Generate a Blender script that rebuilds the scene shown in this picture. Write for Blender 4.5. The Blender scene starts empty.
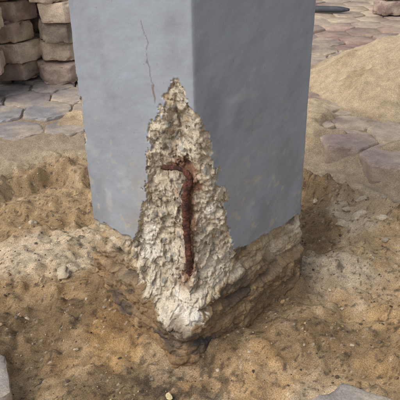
import bpy, bmesh, math, random
import numpy as np
from mathutils import Vector, Matrix, Euler
random.seed(7); rng=np.random.RandomState(7)
sc=bpy.context.scene

# ---------------- helpers ----------------
def lin(r,g,b):
    c=np.array([r,g,b],float)/255.
    return np.where(c<=.04045,c/12.92,((c+.055)/1.055)**2.4)
def h3(i,j,k,s=0):
    n=(i.astype(np.int64)*374761393+j.astype(np.int64)*668265263+k.astype(np.int64)*2147483647//7+s*974711)&0xffffffff
    n=((n^(n>>13))*1274126177)&0xffffffff
    n=((n^(n>>16))*2246822519)&0xffffffff
    n=n^(n>>15)
    return (n&0xffffff)/float(0xffffff)
def vnoise(x,y,z,s=0):
    xi,yi,zi=np.floor(x),np.floor(y),np.floor(z)
    fx,fy,fz=x-xi,y-yi,z-zi
    fx=fx*fx*fx*(fx*(fx*6-15)+10);fy=fy*fy*fy*(fy*(fy*6-15)+10);fz=fz*fz*fz*(fz*(fz*6-15)+10)
    r=0
    for a in (0,1):
        for b in (0,1):
            for c in (0,1):
                w=(fx if a else 1-fx)*(fy if b else 1-fy)*(fz if c else 1-fz)
                r=r+w*h3(xi+a,yi+b,zi+c,s)
    return r*2-1
def fbm(x,y,z,f,o=4,s=0,g=.5):
    r=0;a=1;t=0
    for i in range(o):
        xr=(x*.8-y*.6)*f+i*17.3; yr=(x*.6+y*.8)*f+i*5.1; zr=z*f+i*9.7
        r=r+a*vnoise(xr,yr,zr,s+i); t+=a; a*=g; f*=2.03
        x,y=x*.8-z*.6,y
    return r/t*1.5
def voro(x,y,z,f,s=0):
    x=x*f;y=y*f;z=z*f
    xi,yi,zi=np.floor(x),np.floor(y),np.floor(z)
    best=np.full(x.shape,9.);sec=np.full(x.shape,9.);idv=np.zeros(x.shape)
    for a in (-1,0,1):
        for b in (-1,0,1):
            for c in (-1,0,1):
                i,j,k=xi+a,yi+b,zi+c
                px=i+h3(i,j,k,s+1);py=j+h3(i,j,k,s+2);pz=k+h3(i,j,k,s+3)
                d=np.sqrt((px-x)**2+(py-y)**2+(pz-z)**2)
                m=d<best
                sec=np.where(m,best,np.minimum(sec,d)); idv=np.where(m,h3(i,j,k,s+4),idv); best=np.where(m,d,best)
    return best,sec,idv
def sst(a,b,x):
    t=np.clip((x-a)/(b-a),0,1); return t*t*(3-2*t)
def sdpoly(x,y,P):
    d=np.full(x.shape,1e9); ins=np.zeros(x.shape,bool); n=len(P)
    for i in range(n):
        ax,ay=P[i]; bx,by=P[(i+1)%n]
        ex,ey=bx-ax,by-ay; wx,wy=x-ax,y-ay
        t=np.clip((wx*ex+wy*ey)/(ex*ex+ey*ey),0,1)
        d=np.minimum(d,(wx-ex*t)**2+(wy-ey*t)**2)
        c=((ay>y)!=(by>y))&(x<(bx-ax)*(y-ay)/((by-ay) if by!=ay else 1e-9)+ax)
        ins^=c
    d=np.sqrt(d); return np.where(ins,d,-d)
def sdline(x,y,P):
    d=np.full(x.shape,1e9)
    for i in range(len(P)-1):
        ax,ay=P[i]; bx,by=P[i+1]
        ex,ey=bx-ax,by-ay; wx,wy=x-ax,y-ay
        t=np.clip((wx*ex+wy*ey)/(ex*ex+ey*ey),0,1)
        d=np.minimum(d,(wx-ex*t)**2+(wy-ey*t)**2)
    return np.sqrt(d)
def mixc(c,k,m): return c*(1-m[:,None])+np.asarray(k)[None,:]*m[:,None] if np.ndim(k)==1 else c*(1-m[:,None])+k*m[:,None]
def grid_mesh(name,V,nr,nc,closed=False,smooth=True):
    me=bpy.data.meshes.new(name)
    i=np.arange(nr-1)[:,None]; j=np.arange(nc if closed else nc-1)[None,:]
    j2=(j+1)%nc
    F=np.stack([i*nc+j,i*nc+j2,(i+1)*nc+j2,(i+1)*nc+j],-1).reshape(-1,4)
    me.vertices.add(len(V)); me.vertices.foreach_set('co',V.astype(np.float32).ravel())
    me.loops.add(F.size); me.loops.foreach_set('vertex_index',F.astype(np.int32).ravel())
    me.polygons.add(len(F)); me.polygons.foreach_set('loop_start',(np.arange(len(F))*4).astype(np.int32))
    me.polygons.foreach_set('use_smooth',np.full(len(F),smooth))
    me.update(calc_edges=True); me.validate()
    ob=bpy.data.objects.new(name,me); sc.collection.objects.link(ob); return ob
def setcol(me,C,name='Col'):
    a=me.color_attributes.new(name,'FLOAT_COLOR','POINT')
    C4=np.ones((len(me.vertices),4),np.float32); C4[:,:3]=C; a.data.foreach_set('color',C4.ravel())
def setf(me,name,A):
    a=me.attributes.new(name,'FLOAT','POINT'); a.data.foreach_set('value',np.asarray(A,np.float32))

def mat_attr(name,rough=.9,var=.25,vscale=60,grain=400,gamt=.3,bump=.4,bdist=.002,bscale=300,paintattr=None,spec=.3):
    m=bpy.data.materials.new(name); m.use_nodes=True; nt=m.node_tree; N=nt.nodes; L=nt.links
    b=N['Principled BSDF']; b.inputs['Specular IOR Level'].default_value=spec
    at=N.new('ShaderNodeAttribute'); at.attribute_name='Col'
    tc=N.new('ShaderNodeTexCoord')
    n1=N.new('ShaderNodeTexNoise'); n1.inputs['Scale'].default_value=vscale; n1.inputs['Detail'].default_value=5; n1.inputs['Roughness'].default_value=.65
    n2=N.new('ShaderNodeTexNoise'); n2.inputs['Scale'].default_value=grain; n2.inputs['Detail'].default_value=2; n2.inputs['Roughness'].default_value=.7
    for n in (n1,n2): L.new(tc.outputs['Object'],n.inputs['Vector'])
    r1=N.new('ShaderNodeMapRange'); r1.inputs[1].default_value=.3; r1.inputs[2].default_value=.7; r1.inputs[3].default_value=1-var; r1.inputs[4].default_value=1+var
    r2=N.new('ShaderNodeMapRange'); r2.inputs[1].default_value=.3; r2.inputs[2].default_value=.7; r2.inputs[3].default_value=1-gamt; r2.inputs[4].default_value=1+gamt
    L.new(n1.outputs['Fac'],r1.inputs[0]); L.new(n2.outputs['Fac'],r2.inputs[0])
    mm=N.new('ShaderNodeMath'); mm.operation='MULTIPLY'; L.new(r1.outputs[0],mm.inputs[0]); L.new(r2.outputs[0],mm.inputs[1])
    fac=mm.outputs[0]
    bs=N.new('ShaderNodeTexNoise'); bs.inputs['Scale'].default_value=bscale; bs.inputs['Detail'].default_value=4; bs.inputs['Roughness'].default_value=.7
    L.new(tc.outputs['Object'],bs.inputs['Vector'])
    bp=N.new('ShaderNodeBump'); bp.inputs['Distance'].default_value=bdist; bp.inputs['Strength'].default_value=bump
    L.new(bs.outputs['Fac'],bp.inputs['Height']); L.new(bp.outputs[0],b.inputs['Normal'])
    if paintattr:
        pa=N.new('ShaderNodeAttribute'); pa.attribute_name=paintattr
        r3=N.new('ShaderNodeMapRange'); r3.inputs[1].default_value=0; r3.inputs[2].default_value=2; r3.inputs[3].default_value=.86; r3.inputs[4].default_value=1.14
        L.new(fac,r3.inputs[0])
        mx=N.new('ShaderNodeMix'); L.new(pa.outputs['Fac'],mx.inputs[0]); L.new(fac,mx.inputs[2]); L.new(r3.outputs[0],mx.inputs[3]); fac=mx.outputs[0]
        rr=N.new('ShaderNodeMapRange'); rr.inputs[3].default_value=rough; rr.inputs[4].default_value=.5; L.new(pa.outputs['Fac'],rr.inputs[0]); L.new(rr.outputs[0],b.inputs['Roughness'])
        br=N.new('ShaderNodeMapRange'); br.inputs[3].default_value=bump; br.inputs[4].default_value=bump*.15; L.new(pa.outputs['Fac'],br.inputs[0]); L.new(br.outputs[0],bp.inputs['Strength'])
    else: b.inputs['Roughness'].default_value=rough
    sm=N.new('ShaderNodeVectorMath'); sm.operation='SCALE'; L.new(at.outputs['Color'],sm.inputs[0]); L.new(fac,sm.inputs['Scale'])
    L.new(sm.outputs[0],b.inputs['Base Color'])
    return m

M_col=mat_attr('painted_concrete',rough=.92,var=.22,vscale=70,grain=420,gamt=.28,bump=.7,bdist=.003,bscale=260,paintattr='paint')
M_sand=mat_attr('sand',rough=.95,var=.22,vscale=45,grain=560,gamt=.5,bump=.9,bdist=.003,bscale=420,spec=.2)
M_pav=mat_attr('paver_concrete',rough=.75,var=.25,vscale=30,grain=380,gamt=.25,bump=.6,bdist=.002,bscale=260,spec=.35)
M_stone=mat_attr('stone',rough=.9,var=.2,vscale=90,grain=500,gamt=.25,bump=.6,bdist=.002,bscale=300)
M_rust=mat_attr('rusty_steel',rough=.9,var=.4,vscale=120,grain=500,gamt=.4,bump=1,bdist=.003,bscale=350)

# ---------------- pillar ----------------
S=.279; HD=S/math.sqrt(2)
SPALL=[(-.022,.492),(-.045,.486),(-.062,.462),(-.074,.430),(-.096,.405),(-.104,.37),(-.116,.335),(-.122,.274),(-.136,.235),(-.150,.198),(-.175,.160),(-.130,.098),(-.05,.068),(-.01,.052),(.02,.072),(.054,.115),(.086,.150),(.086,.205),(.068,.25),(.066,.295),(.050,.33),(.044,.365),(.024,.40),(.012,.44),(-.008,.458)]
def pillar():
    st=.0016
    uf=np.linspace(-S,S,int(round(2*S/st/2))*2+1)
    ub=np.linspace(S,3*S,33)[1:-1]
    U=np.concatenate([uf,ub])
    Z=np.concatenate([np.arange(-.07,.64,st),np.arange(.66,2.7,.05)])
    u,z=np.meshgrid(U,Z); shp=u.shape; u=u.ravel(); z=z.ravel()
    C=np.array([(-HD,0),(0,-HD),(HD,0),(0,HD),(-HD,0)])
    t=(u+S)/S; k=np.clip(np.floor(t).astype(int),0,3); f=t-k
    P=C[k]*(1-f)[:,None]+C[k+1]*f[:,None]
    NR=np.array([(-1,-1),(1,-1),(1,1),(-1,1)])/math.sqrt(2)
    n=NR[k].copy()
    w=.012/S
    near0=np.clip((w-f)/(2*w),0,.5); near1=np.clip((f-(1-w))/(2*w),0,.5)
    n=n*(1-near0-near1)[:,None]+NR[(k-1)%4]*near0[:,None]+NR[(k+1)%4]*near1[:,None]
    x,y=P[:,0].copy(),P[:,1].copy()
    ca=np.clip(1-np.minimum(f,1-f)*S/.006,0,1)
    out=-ca**2*.0026
    X0,Y0=x.copy(),y.copy()
    front=(u<=S)
    c1,c2,cid=voro(X0,Y0,z,60,111)
    d1,d2,did=voro(X0,Y0,z,130,117)
    b1,b2,bid=voro(X0,Y0,z,34,119)
    e=fbm(x,y,z,22,4,1)*.009+fbm(x,y,z,140,3,5)*.0026+(cid-.5)*.009+(did-.5)*.004+(bid-.5)*.008
    sd=sdpoly(u,z,SPALL)+e
    chipL=.008-np.hypot((u+S)*1.0,(z-.295)*.17)+e*.8
    chipL=np.maximum(chipL,.005-np.hypot((u+S),(z-.41)*.18)+e*.7)
    chipL=np.where(u<0,chipL,-1)
    chipR=np.where(u>0,.003-np.hypot((u-S),(z-.25)*.08)+e*.5,-1); chipL=np.maximum(chipL,np.where(u<=S,chipR,-1))
    pb=.181+fbm(x,y,z*0,13,4,9)*.012+.012*np.exp(-((u-.06)/.05)**2)-.010*np.exp(-((u-S)/.1)**2)+(cid-.5)*.008
    pl=pb-z+fbm(x,y,z,60,4,11)*.005
    inS=sst(-.0004,.0012,sd); inC=sst(0,.0012,chipL); inP=sst(0,.002,pl)
    exposed=np.maximum(np.maximum(inS,inC),inP)
    paint=1-exposed
    v1,v2,vid=voro(X0,Y0,z,70,3)
    w1,w2,wid=voro(X0,Y0,z,200,13)
    lump=(.45-v1)*.013*(vid>.6)+(.5-w1)*.0018*(wid>.5)
    facet=(cid-.5)*.013+(did-.5)*.0045+(bid-.5)*.015
    rough=fbm(X0,Y0,z,24,5,21)*.012+lump+facet
    dep=inS*(.0045+.031*sst(0,.062,sd)*np.exp(-(np.abs(u+.01)/.10)**2*.6))
    dy=dep - inS*rough*sst(-.002,.008,sd)*.8
    dy+= inC*.004
    zz=z+fbm(X0,Y0,z,9,4,31)*.014
    po=-.003+.008*sst(.17,.10,zz)+.009*sst(.096,.086,zz)+.006*sst(.045,.0,zz)
    po+=fbm(X0,Y0,z*1.6,17,5,33)*.007*sst(0,.02,pl)+(lump*.4+facet*.40)*sst(0,.015,pl)
    po+=(-.006)*np.exp(-((zz-.099)/.004)**2)
    po+=(-.004)*np.exp(-((zz-.137)/.003)**2)*sst(-.2,.3,fbm(X0,Y0,z,10,2,34))
    po+=(-.004)*np.exp(-((zz-.045)/.004)**2)*sst(-.2,.3,fbm(X0,Y0,z,10,2,35))
    po*=inP*(1-inS*sst(.06,.1,z)*.7)
    out=out+po
    out+=paint*(fbm(X0,Y0,z,9,3,41)*.0016+fbm(X0,Y0,z,45,3,43)*.00050)+paint*.0008
    x=x+n[:,0]*out; y=y+n[:,1]*out+dy*front
    sh=sst(.22,.03,z)*np.clip(1-np.abs(u)/S,0,1)*front
    x=x-.024*sh; y=y-.006*sh
    V=np.stack([x,y,z],1)
    N=len(u)
    pc=np.tile(lin(150,156,164),(N,1))
    big=fbm(X0,Y0,z,5,5,51)
    pc*= (1+.12*big)[:,None]
    dirt=np.clip(sst(.46,.17,z)*(.15+.75*sst(-.2,.7,fbm(X0,Y0,z*.7,14,5,53))),0,1)*.65
    pc=mixc(pc,lin(150,142,128),dirt)
    pc=mixc(pc,lin(116,120,126),sst(.1,.9,fbm(X0,Y0,z*.35,14,5,57))*.5)
    scf=sst(.30,.75,fbm(X0,Y0,z*.7,30,5,59))*.45
    pc=mixc(pc,lin(184,184,182),scf*sst(-.1,.4,fbm(X0,Y0,z,4,2,60)))
    pc=mixc(pc,lin(184,172,148),sst(.45,.75,fbm(X0,Y0,z*.9,75,4,66))*.5*sst(.55,.2,z))
    ck=sdline(u+fbm(X0,Y0,z,60,3,61)*.005,z,[(-.100,.56),(-.090,.535),(-.092,.50),(-.082,.475),(-.084,.445)])
    pc=mixc(pc,lin(104,88,76),sst(.0015,.0003,ck)*.7)
    ck2=sdline(u,z,[(-.084,.47),(-.080,.452)]); pc=mixc(pc,lin(120,92,72),sst(.0035,.001,ck2)*.5)
    q1,q2,qid=voro(X0,Y0,z,70,71)
    pc=mixc(pc,lin(104,98,92),sst(.10,.04,q1)*(qid>.8)*.6)
    cc=np.tile(lin(200,188,166),(N,1))
    m1=fbm(X0,Y0,z,40,5,81)
    cc=mixc(cc,lin(166,150,126),sst(.05,.8,m1)*.75)
    cc=mixc(cc,lin(138,136,130),(vid>.78)*sst(.5,.35,v1)*.85)
    cc=mixc(cc,lin(168,142,112),(vid<.12)*sst(.5,.3,v1)*.7)
    cc=mixc(cc,lin(120,112,104),(wid>.88)*sst(.5,.3,w1)*.7)
    cc=mixc(cc,lin(226,220,206),sst(.1,.7,fbm(X0,Y0,z,24,4,83))*.75)
    cc=mixc(cc,lin(112,100,84),sst(.3,.75,fbm(X0,Y0,z,110,3,85))*.65)
    cc=mixc(cc,lin(180,156,116),sst(.016,.0,sd)*sst(-.4,.4,fbm(X0,Y0,z,22,3,87))*.7)
    rd=sdline(u,z,[(-.045,.345),(-.03,.352),(-.006,.338),(.0,.318),(-.012,.305),(-.016,.30),(-.014,.14)])
    rn=fbm(X0,Y0,z,60,4,89)*.012
    cc=mixc(cc,lin(106,68,52),sst(.0145,.006,rd+rn)*.85)
    cc=mixc(cc,lin(160,124,94),sst(.036,.012,rd+rn*1.8)*.35)
    kc=np.tile(lin(170,152,124),(N,1))
    kn=fbm(X0,Y0,z*1.2,20,5,91)
    lft=sst(-.04,-.14,u)
    kc=mixc(kc,lin(206,194,172),sst(-.15,.5,kn+.35*lft)*.8*sst(.10,.15,z+kn*.02))
    kc=mixc(kc,lin(130,104,74),sst(.14,.08,z+kn*.04)*.85)
    kc=mixc(kc,lin(112,98,80),(cid>.65)*.35)
    kc=mixc(kc,lin(84,74,64),sst(.2,.65,fbm(X0,Y0,z*1.5,24,5,93)+.35*sst(.12,.05,z)-.25*lft)*.75)
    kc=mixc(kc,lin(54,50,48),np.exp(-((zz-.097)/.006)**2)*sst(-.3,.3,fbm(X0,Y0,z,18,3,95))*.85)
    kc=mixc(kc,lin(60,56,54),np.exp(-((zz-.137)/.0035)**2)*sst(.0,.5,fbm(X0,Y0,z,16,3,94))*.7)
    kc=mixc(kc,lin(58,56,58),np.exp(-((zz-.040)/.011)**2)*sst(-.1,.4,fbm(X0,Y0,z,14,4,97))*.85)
    kc=mixc(kc,lin(178,150,108),sst(.3,.6,fbm(X0,Y0,z,50,4,98))*.5)
    kc=mixc(kc,lin(146,116,78),sst(.03,.0,z+kn*.02)*.6)
    col=pc
    col=mixc(col,kc,inP)
    fade=inS*sst(.05,.085,z+fbm(X0,Y0,z,40,3,99)*.02)
    col=mixc(col,cc,np.maximum(fade,inC*(1-inP)))
    rim=np.exp(-((sd-.001)/.0022)**2)*inS*(1-inP*.5)
    col=mixc(col,lin(220,204,172),rim*.55)
    ob=grid_mesh('painted_concrete_pillar',V,shp[0],shp[1],closed=True)
    setcol(ob.data,np.clip(col,0,1)); setf(ob.data,'paint',paint)
    ob.data.materials.append(M_col)
    bm=bmesh.new(); bm.from_mesh(ob.data); bm.verts.ensure_lookup_table()
    top=[bm.verts[(shp[0]-1)*shp[1]+j] for j in range(shp[1])]
    bm.faces.new(top); bm.to_mesh(ob.data); bm.free()
    return ob
pil=pillar()

# ---------------- rebar ----------------
def tube(name,pts,rad,mat,colA,colB,seg=20,step=.0015,noise=.35,parent=None):
    pts=[Vector(p) for p in pts]
    out=[]
    for i in range(len(pts)-1):
        p0=pts[max(i-1,0)];p1=pts[i];p2=pts[i+1];p3=pts[min(i+2,len(pts)-1)]
        n=max(2,int((p2-p1).length/step))
        for k in range(n):
            t=k/n
            out.append(.5*((2*p1)+(-p0+p2)*t+(2*p0-5*p1+4*p2-p3)*t*t+(-p0+3*p1-3*p2+p3)*t**3))
    out.append(pts[-1]); V=[]
    for i,p in enumerate(out):
        d=(out[min(i+1,len(out)-1)]-out[max(i-1,0)]).normalized()
        a=d.cross(Vector((0,1,.13))).normalized(); b=d.cross(a)
        endk=min(i,len(out)-1-i); r=rad*min(1,.35+endk*.2)
        for s in range(seg):
            an=2*math.pi*s/seg; V.append(p+(a*math.cos(an)+b*math.sin(an))*r)
    V=np.array([tuple(v) for v in V]); cen=np.repeat(np.array([tuple(p) for p in out]),seg,0)
    nn=1+noise*.6*fbm(V[:,0],V[:,1],V[:,2],90,4,131)+noise*.7*fbm(V[:,0],V[:,1],V[:,2],330,3,133)
    V=cen+(V-cen)*nn[:,None]
    ob=grid_mesh(name,V,len(out),seg,closed=True)
    m=sst(-.3,.5,fbm(V[:,0],V[:,1],V[:,2],90,4,135))
    C=np.tile(colA,(len(V),1)); C=mixc(C,colB,m); setcol(ob.data,C)
    bm=bmesh.new(); bm.from_mesh(ob.data); bm.verts.ensure_lookup_table()
    bm.faces.new([bm.verts[j] for j in range(seg)][::-1]); L0=(len(out)-1)*seg
    bm.faces.new([bm.verts[L0+j] for j in range(seg)]); bm.to_mesh(ob.data); bm.free()
    ob.data.materials.append(mat)
    if parent: ob.parent=parent
    return ob
RA,RB=lin(112,72,58),lin(76,52,46)
reb=bpy.data.objects.new('rusted_rebar',None); sc.collection.objects.link(reb)
tube('main_bar',[(-.013,-.156,.322),(-.0165,-.158,.295),(-.0175,-.158,.26),(-.0165,-.160,.23),(-.015,-.161,.19),(-.0135,-.159,.155),(-.012,-.150,.142)],.0055,M_rust,RA,RB,noise=.42,parent=reb)
tube('stirrup_hook',[(-.052,-.138,.338),(-.040,-.152,.345),(-.024,-.159,.346),(-.012,-.163,.338),(-.008,-.163,.325),(-.013,-.157,.308)],.0038,M_rust,RA,RB,noise=.55,parent=reb)

# ---------------- ground ----------------
PIT=[(-.70,.36),(-.56,.50),(-.40,.58),(0,.68),(.25,.57),(.40,.44),(.50,.27),(.66,.20),(.75,-.05),(.6,-.40),(.28,-.52),(.0,-.55),(-.28,-.52),(-.55,-.40),(-.75,-.10)]
TOP=.10
def axis(a,b,st,far):
    c=list(np.arange(a,b,st)); d=st; p=c[-1]
    while p<far: d*=1.16; p+=d; c.append(p)
    d=st;p=c[0];q=[]
    while p>-far: d*=1.16; p-=d; q.append(p)
    return np.array(q[::-1]+c)
def gz(x,y):
    o=0*x
    sd0=sdpoly(x,y,PIT)
    sd=sd0+fbm(x,y,o,6,4,201)*.035
    z=.088-.022*sst(-.04,.01,sd0)-.018*sst(.01,.05,sd)-.048*sst(.05,.12,sd+.03*fbm(x,y,o,15,3,212))
    z=z-.030*sst(-.045,-.01,sd0)*sst(.09,.05,sd0)*sst(.18,.30,x)*sst(.1,.3,y)
    def g(cx,cy,r,h,ry=None): 
        ry=ry or r
        return h*np.exp(-((x-cx)/r)**2-((y-cy)/ry)**2)
    inside=sst(-.02,.06,sd)
    loc=g(-.34,.12,.11,.022)+g(.27,.02,.10,.018)+g(.42,.17,.12,.034)+g(-.20,-.02,.07,.014)+g(.18,-.12,.10,.012)+g(-.5,-.02,.12,.03)+g(.45,-.2,.12,.03)
    loc+=g(-.48,-.30,.10,.03)+g(.25,-.50,.14,.035)+g(-.42,.36,.16,.022,.05)+g(.30,.26,.05,.02,.10)
    rr=np.maximum(np.abs(x+y),np.abs(x-y))/math.sqrt(2)
    loc+=.020*np.exp(-np.clip(rr-.15,0,1)/.035)*(.6+.6*fbm(x,y,o,8,2,203))
    loc-=g(-.32,-.13,.12,.016)+g(.0,-.36,.2,.006)+g(-.30,.27,.10,.018)+g(.33,-.08,.09,.012)
    z=z+loc*inside
    hp=.190*np.clip(1-np.hypot((x-.98)/.60,(y-1.03)/.53),0,1)**.8
    hp+=.05*np.exp(-((x-.62)/.22)**2-((y-.95)/.2)**2)
    hp+=.040*sst(-.05,.6,fbm(x,y,o,6,4,219))*(sd0<-.02)*np.exp(-((x-.60)/.40)**2-((y-.6)/.4)**2)
    hp+=.026*sst(.2,.7,fbm(x,y,o,7,3,220))*(sd0<-.0)*np.exp(-((x+.4)/.3)**2-((y-.7)/.18)**2)
    near=(np.hypot(x,y)<6)
    z=z+hp*(1+.16*fbm(x,y,o,8,4,209))
    am=np.clip(inside+sst(0,.03,hp)*.7,0,1)*.9+.1
    n=fbm(x,y,o,9,5,205)*.018+fbm(x,y,o,50,4,207)*.006
    clod=np.clip(fbm(x,y,o,30,4,211)-.15,0,1)*.024*sst(-.2,.4,fbm(x,y,o,5,2,213))
    a1,a2,aid=voro(x+fbm(x,y,o,30,2,214)*.01,y,o,26,215)
    clod=clod+(aid>.72)*np.clip(.42-a1,0,1)*.035*sst(.0,.3,fbm(x,y,o,4,2,216))
    z=z+(n+clod*inside)*am*near
    return z,sd,hp,inside
def ground():
    ax=axis(-.72,.80,.0036,250); ay=axis(-.46,1.15,.0036,250)
    x,y=np.meshgrid(ax,ay); shp=x.shape; x=x.ravel();y=y.ravel()
    z,sd,hp,ins=gz(x,y)
    v1,v2,vid=voro(x,y,0*x,150,221)
    z=z+(vid>.75)*np.clip(.35-v1,0,1)*.008*ins
    N=len(x); o=0*x
    c=np.tile(lin(186,160,122),(N,1))
    n1=fbm(x,y,o,6,5,231); n2=fbm(x,y,o,22,5,233)
    c=mixc(c,lin(212,192,162),sst(.0,.7,n1+.4*n2)*.6)
    c=mixc(c,lin(152,122,84),sst(.0,.7,-n1+.5*n2)*.6)
    def P(cx,cy,rx,ry,col,a,s):
        nonlocal c
        m=np.exp(-((x-cx)/rx)**2-((y-cy)/ry)**2)
        m=sst(.25,.75,m+.35*fbm(x,y,o,16,4,s))*a
        c=mixc(c,col,m)
    pale=lin(216,198,170); damp=lin(112,92,68); och=lin(180,140,88)
    P(-.36,.13,.15,.10,pale,.7,241); P(.27,.03,.11,.09,pale,.7,242); P(.42,.25,.14,.08,pale,.7,243)
    P(-.31,-.12,.17,.10,damp,.75,244); P(-.10,-.27,.20,.06,damp,.7,245); P(.20,-.17,.16,.06,damp,.55,246)
    P(-.17,-.14,.08,.08,och,.5,247); P(.10,-.24,.14,.07,och,.5,248); P(.40,-.08,.12,.1,och,.4,249)
    P(-.45,.28,.2,.09,lin(156,130,94),.6,250); P(.27,.22,.06,.15,lin(130,106,78),.7,252); P(.40,.36,.12,.05,lin(134,110,84),.6,253)
    bank=sst(.0,.05,sd)*sst(.15,.09,sd)
    c=mixc(c,lin(150,126,96),bank*.6)
    c=mixc(c,lin(210,192,160),sst(-.05,.0,sd)*sst(.05,.02,sd)*.6)
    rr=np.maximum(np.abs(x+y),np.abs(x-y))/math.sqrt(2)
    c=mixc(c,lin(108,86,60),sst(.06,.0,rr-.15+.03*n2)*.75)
    c=mixc(c,lin(60,52,45),sst(.40,.7,fbm(x,y,o,150,3,235)+.2*n2)*.65*ins)
    c=mixc(c,lin(58,54,50),sst(.10,.25,fbm(x,y,o,70,3,236))*sst(.35,.9,np.exp(-((x+.02)/.16)**2-((y+.25)/.06)**2))*.6)
    c=mixc(c,lin(222,208,188),(vid>.86)*sst(.4,.2,v1)*.5)
    c=mixc(c,lin(204,184,152),sst(.0,.03,hp)*.85)
    c=mixc(c,lin(172,148,114),sst(.02,.06,hp)*sst(.0,.6,fbm(x,y,o,9,5,237))*.6)
    c=mixc(c,lin(158,142,122),(1-ins)*(1-sst(0,.03,hp))*.8)
    V=np.stack([x,y,z],1)
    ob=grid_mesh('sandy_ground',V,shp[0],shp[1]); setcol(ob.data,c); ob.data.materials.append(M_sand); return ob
ground()

# ---------------- pavers ----------------
W=.152
def hex_block(R,h,ch=.006,sub=1):
    bm=bmesh.new()
    vs=[bm.verts.new((R*math.cos(math.radians(60*i+30)),R*math.sin(math.radians(60*i+30)),0)) for i in range(6)]
    f=bm.faces.new(vs); r=bmesh.ops.extrude_face_region(bm,geom=[f])
    bmesh.ops.translate(bm,verts=[v for v in r['geom'] if isinstance(v,bmesh.types.BMVert)],vec=(0,0,-h))
    bmesh.ops.recalc_face_normals(bm,faces=bm.faces)
    bmesh.ops.bevel(bm,geom=bm.edges[:],offset=ch,segments=2 if sub else 1,affect='EDGES',profile=.6)
    if sub:
        bmesh.ops.triangulate(bm,faces=bm.faces[:])
        for _ in range(3):
            es=[e for e in bm.edges if e.calc_length()>.009]
            if not es: break
            bmesh.ops.subdivide_edges(bm,edges=es,cuts=1 if _ else 2)
            bmesh.ops.triangulate(bm,faces=bm.faces[:])
    V=np.array([v.co[:] for v in bm.verts]); bm.verts.index_update()
    F=[tuple(v.index for v in f.verts) for f in bm.faces]
    bm.free()
    return V,F
def rough_up(V,seed,R,h,amt=.0015,chip=.006):
    o=seed*3.17
    x,y,z=V[:,0]+o,V[:,1]-o,V[:,2]+o*.5
    cen=np.array([0,0,-h/2]); d=V-cen
    dn=d/np.maximum(np.linalg.norm(d,axis=1),1e-6)[:,None]
    e=sst(.85,1.02,np.hypot(V[:,0],V[:,1])/(R*.866))*sst(.5,1.,np.abs(V[:,2]+h/2)/(h/2))
    k=fbm(x,y,z,30,4,301)*amt-np.clip(fbm(x,y,z,38,4,303),0,1)*chip*e
    return V+dn*k[:,None]
class Acc:
    def __init__(s): s.V=[];s.F=[];s.C=[];s.n=0
    def add(s,V,F,C): 
        s.V.append(V);s.F+= [tuple(i+s.n for i in f) for f in F]; s.C.append(C); s.n+=len(V)
    def obj(s,name,mat,smooth=True,parent=None):
        me=bpy.data.meshes.new(name); V=np.concatenate(s.V); me.from_pydata([tuple(v) for v in V],[],s.F); me.update()
        setcol(me,np.clip(np.concatenate(s.C),0,1)); me.materials.append(mat)
        if smooth: me.polygons.foreach_set('use_smooth',np.ones(len(me.polygons),bool))
        ob=bpy.data.objects.new(name,me); sc.collection.objects.link(ob)
        if smooth:
            try: me.set_sharp_from_angle(angle=math.radians(45))
            except Exception: pass
        if parent: ob.parent=parent
        return ob
R=W/math.sqrt(3)*.975
HV,HF=hex_block(R,.06,sub=1); LV,LF=hex_block(R,.06,sub=0,ch=.004)
PCOL=[lin(152,138,130),lin(164,142,130),lin(140,134,132),lin(160,134,122),lin(134,126,120),lin(168,154,142)]
def place(A,V,F,pos,rz,tilt,col,seed,dust=.5,rough=True,h=.06):
    if rough: V=rough_up(V,seed,R,h,amt=.0018,chip=.012)
    M=np.array((Matrix.Rotation(rz,3,'Z')@Matrix.Rotation(tilt[0],3,'X')@Matrix.Rotation(tilt[1],3,'Y')))
    Wd=V@M.T+np.array(pos)
    C=np.tile(col,(len(V),1))
    x,y,z=Wd.T
    C=mixc(C,lin(84,76,72),sst(.2,.8,fbm(x,y,z,26,4,323))*.4)
    dm=sst(-.2,.6,fbm(x,y,z,9,5,321))*dust
    eg=sst(.75,.98,np.hypot(V[:,0],V[:,1])/R)*.35
    C=mixc(C,lin(194,176,150),np.clip(dm+eg*sst(-.3,.4,fbm(x,y,z,30,3,325)),0,.9))
    A.add(Wd,F,C)
A=Acc(); GR=math.radians(8)
cg,sg=math.cos(GR),math.sin(GR)
cs=[]
for j in range(-22,52):
    for i in range(-32,33):
        gx=i*W+(j%2)*W/2; gy=j*W*.866
        cs.append((gx*cg-gy*sg+.035,gx*sg+gy*cg-.035))
cs=np.array(cs); sdp=sdpoly(cs[:,0],cs[:,1],PIT)
for q,(cx,cy) in enumerate(cs):
    if sdp[q]>-.05: continue
    hr=math.hypot(cx,cy-.3)
    if hr>6: continue
    rnd=random.Random(q)
    near=hr<1.5 and cy>-.7
    edge=sdp[q]>-.16
    tl=(rnd.gauss(0,.015),rnd.gauss(0,.015)) if not edge else (rnd.gauss(-.02,.03),rnd.gauss(0,.03))
    col=PCOL[rnd.randrange(6)]*(.8+.35*rnd.random())
    if cx<-.1: col=col*.5+lin(142,141,142)*.5  # left pavers greyed: sky sheen put into their colour
    else: col=col*.5+lin(146,122,110)*.5
    place(A,HV if near else LV,HF if near else LF,(cx+rnd.gauss(0,.002),cy+rnd.gauss(0,.002),TOP+rnd.gauss(0,.0025)-(.004 if edge else 0)),GR+rnd.gauss(0,.02),tl,col,q,dust=.7 if cx>0 else .5,rough=near)
A.obj('hexagonal_paving',M_pav)
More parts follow.
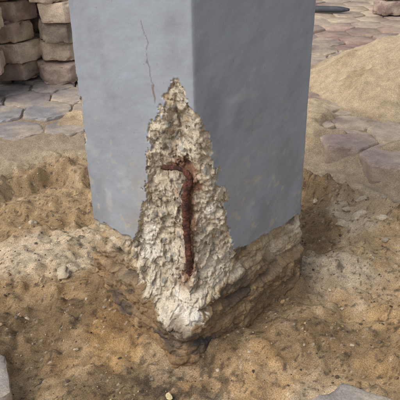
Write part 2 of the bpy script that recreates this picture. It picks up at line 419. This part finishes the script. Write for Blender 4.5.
for q,(p,rz,tl) in enumerate([((-.373,-.300,.058),.35,(.06,.08)),((.215,-.405,.060),.05,(.02,-.03))]):
    A=Acc(); place(A,HV,HF,p,rz,tl,lin(148,142,134),900+q,dust=.4); A.obj('loose_paver',M_pav)

# ---------------- stacked pavers ----------------
def stack(bx,by,n,rot,seed,name,base=TOP+.004,spread=.014,cols=None):
    A=Acc(); rnd=random.Random(seed); z=base
    SV,SF=hex_block(.094,.066,ch=.006,sub=1)
    for k in range(n):
        z+=.070
        col=cols[rnd.randrange(len(cols))]*(.85+.3*rnd.random())
        V=rough_up(SV*np.array([1+rnd.uniform(-.05,.05),1+rnd.uniform(-.05,.05),1]),seed*13+k,.094,.066,amt=.004,chip=.020)
        M=np.array(Matrix.Rotation(rot+rnd.gauss(0,.22),3,'Z')@Matrix.Rotation(rnd.gauss(0,.03),3,'X')@Matrix.Rotation(rnd.gauss(0,.03),3,'Y'))
        Wd=V@M.T+np.array((bx+rnd.gauss(0,spread),by+rnd.gauss(0,spread),z))
        x,y,zz=Wd.T; C=np.tile(col,(len(V),1))
        C=mixc(C,lin(90,78,70),sst(.1,.8,fbm(x,y,zz,30,4,333))*.5)
        C=mixc(C,lin(204,188,164),sst(-.1,.6,fbm(x,y,zz,16,5,331))*.55)
        A.add(Wd,SF,C)
    return A.obj(name,M_pav)
SC=[lin(172,152,134),lin(172,152,138),lin(152,138,124),lin(186,168,148)]
stack(-.475,1.14,6,.15,1,'paver_stack',cols=SC)
stack(-.655,1.16,7,.3,2,'paver_stack',cols=SC)
stack(-.73,.965,6,.1,3,'paver_stack',cols=SC)
stack(-.55,1.33,7,.5,4,'paver_stack',cols=SC)
stack(-.92,1.02,5,.2,5,'paver_stack',cols=SC)
SR=[lin(158,122,110),lin(166,134,122),lin(140,120,112)]
stack(1.00,2.20,4,.15,6,'paver_stack',cols=SR)
stack(1.20,2.22,4,.35,7,'paver_stack',cols=SR)
stack(1.10,2.42,5,.0,8,'paver_stack',cols=SR)

M_pipe=mat_attr('dark_pvc',rough=.5,var=.1,gamt=.1,bump=.1)
pp=tube('plastic_pipe',[(.42,2.32,TOP+.022),(.6,2.25,TOP+.022),(.80,2.20,TOP+.022)],.016,M_pipe,lin(70,74,80),lin(84,86,90),seg=24,step=.02,noise=0.0)

# ---------------- gravel & rubble ----------------
def rock(rnd,s,seed,sub=1):
    bm=bmesh.new(); bmesh.ops.create_icosphere(bm,subdivisions=sub,radius=1)
    V=np.array([v.co[:] for v in bm.verts]); F=[tuple(v.index for v in f.verts) for f in bm.faces]; bm.free()
    k=1+.42*fbm(V[:,0]+seed*7.7,V[:,1],V[:,2],1.1,3,401)
    V=V*k[:,None]*np.array([1,rnd.uniform(.6,1),rnd.uniform(.4,.7)])
    M=np.array(Euler((rnd.uniform(-.5,.5),rnd.uniform(-.5,.5),rnd.uniform(0,6.3))).to_matrix())
    return (V@M.T)*s,F
G=Acc(); rnd=random.Random(5)
lib=[rock(rnd,1,i,1) for i in range(24)]
pts=[]
while len(pts)<5600:
    x=rnd.uniform(-.7,.75); y=rnd.uniform(-.45,.8)
    if max(abs(x+y),abs(x-y))/math.sqrt(2)<.145: continue
    pts.append((x,y))
pts=np.array(pts); zz,sdd,hh,ii=gz(pts[:,0],pts[:,1])
gc=[lin(176,152,118),lin(146,120,88),lin(88,74,60),lin(190,174,148),lin(112,100,88),lin(162,134,98)]
for q,(x,y) in enumerate(pts):
    if ii[q]<.5: continue
    s=min(.0048,.0010*math.exp(abs(rnd.gauss(0,.62)))); V,F=lib[rnd.randrange(24)]
    a=rnd.uniform(0,6.3); M=np.array(Matrix.Rotation(a,3,'Z'))
    V=(V*s)@M.T+np.array((x,y,zz[q]+s*.15))
    G.add(V,F,np.tile(gc[rnd.randrange(6)]*rnd.uniform(.75,1.1),(len(V),1)))
G.obj('gravel',M_stone)
Rb=Acc(); rb=[(-.285,.045,.015),(-.262,.065,.010),(-.30,.19,.009),(.33,.20,.014),(.38,.24,.020),(.42,.20,.015),(.36,.27,.013),(.45,.26,.018),(.40,.29,.012),(.47,.21,.012),(.41,.13,.010),(-.40,.27,.012),(-.48,.2,.011),(.30,.35,.010)]
for k in range(26):
    a=rnd.uniform(0,6.3); r=rnd.uniform(.2,.5); rb.append((r*math.cos(a),r*math.sin(a),rnd.uniform(.003,.005)))
P2=np.array(rb); zz,_,_,_=gz(P2[:,0],P2[:,1])
for q,(x,y,s) in enumerate(rb):
    if max(abs(x+y),abs(x-y))/math.sqrt(2)<.15: continue
    V,F=rock(rnd,s,q+50,3)
    n=fbm(V[:,0]+q,V[:,1],V[:,2],160,3,411)*.16; V=V*(1+n)[:,None]+np.array((x,y,zz[q]+s*.02))
    Rb.add(V,F,np.tile(lin(196,180,154)*rnd.uniform(.75,1.05),(len(V),1)))
Rb.obj('concrete_rubble',M_stone)
Pb=Acc(); V,F=rock(rnd,.0065,99,3); V=V*np.array([1,1,.5])
z0,_,_,_=gz(np.array([-.052]),np.array([-.272])); Pb.add(V+np.array((-.052,-.272,z0[0]+.004)),F,np.tile(lin(210,192,146),(len(V),1)))
Pb.obj('pebble',M_stone)

# ---------------- camera ----------------
cam=bpy.data.cameras.new('camera'); co=bpy.data.objects.new('camera',cam); sc.collection.objects.link(co); sc.camera=co
cam.lens=54; cam.sensor_width=36; cam.clip_start=.02; cam.clip_end=600
co.location=(.006,-.987,.735)
co.rotation_euler=(Matrix.Rotation(math.radians(90-28.2),4,'X')@Matrix.Rotation(math.radians(-1.25),4,'Z')).to_euler()

# ---------------- light ----------------
w=bpy.data.worlds.new('World'); sc.world=w; w.use_nodes=True; nt=w.node_tree
sky=nt.nodes.new('ShaderNodeTexSky'); sky.sky_type='NISHITA'; sky.sun_disc=False
el=math.radians(50); az=math.radians(-52)
d=Vector((math.sin(az)*math.cos(el),-math.cos(az)*math.cos(el),math.sin(el)))
sky.sun_elevation=el; sky.sun_rotation=math.atan2(d.x,d.y)
sky.air_density=1; sky.dust_density=4
hs=nt.nodes.new('ShaderNodeHueSaturation'); hs.inputs['Saturation'].default_value=.55; hs.inputs['Value'].default_value=1.15
nt.links.new(sky.outputs[0],hs.inputs['Color']); nt.links.new(hs.outputs[0],nt.nodes['Background'].inputs[0]); nt.nodes['Background'].inputs[1].default_value=.15
sl=bpy.data.lights.new('sun','SUN'); so=bpy.data.objects.new('sun',sl); sc.collection.objects.link(so)
sl.energy=1.0; sl.angle=math.radians(40); sl.color=(1,.97,.93)
so.rotation_euler=d.to_track_quat('Z','Y').to_euler()
sc.view_settings.view_transform='Standard'; sc.view_settings.look='None'; sc.view_settings.exposure=0
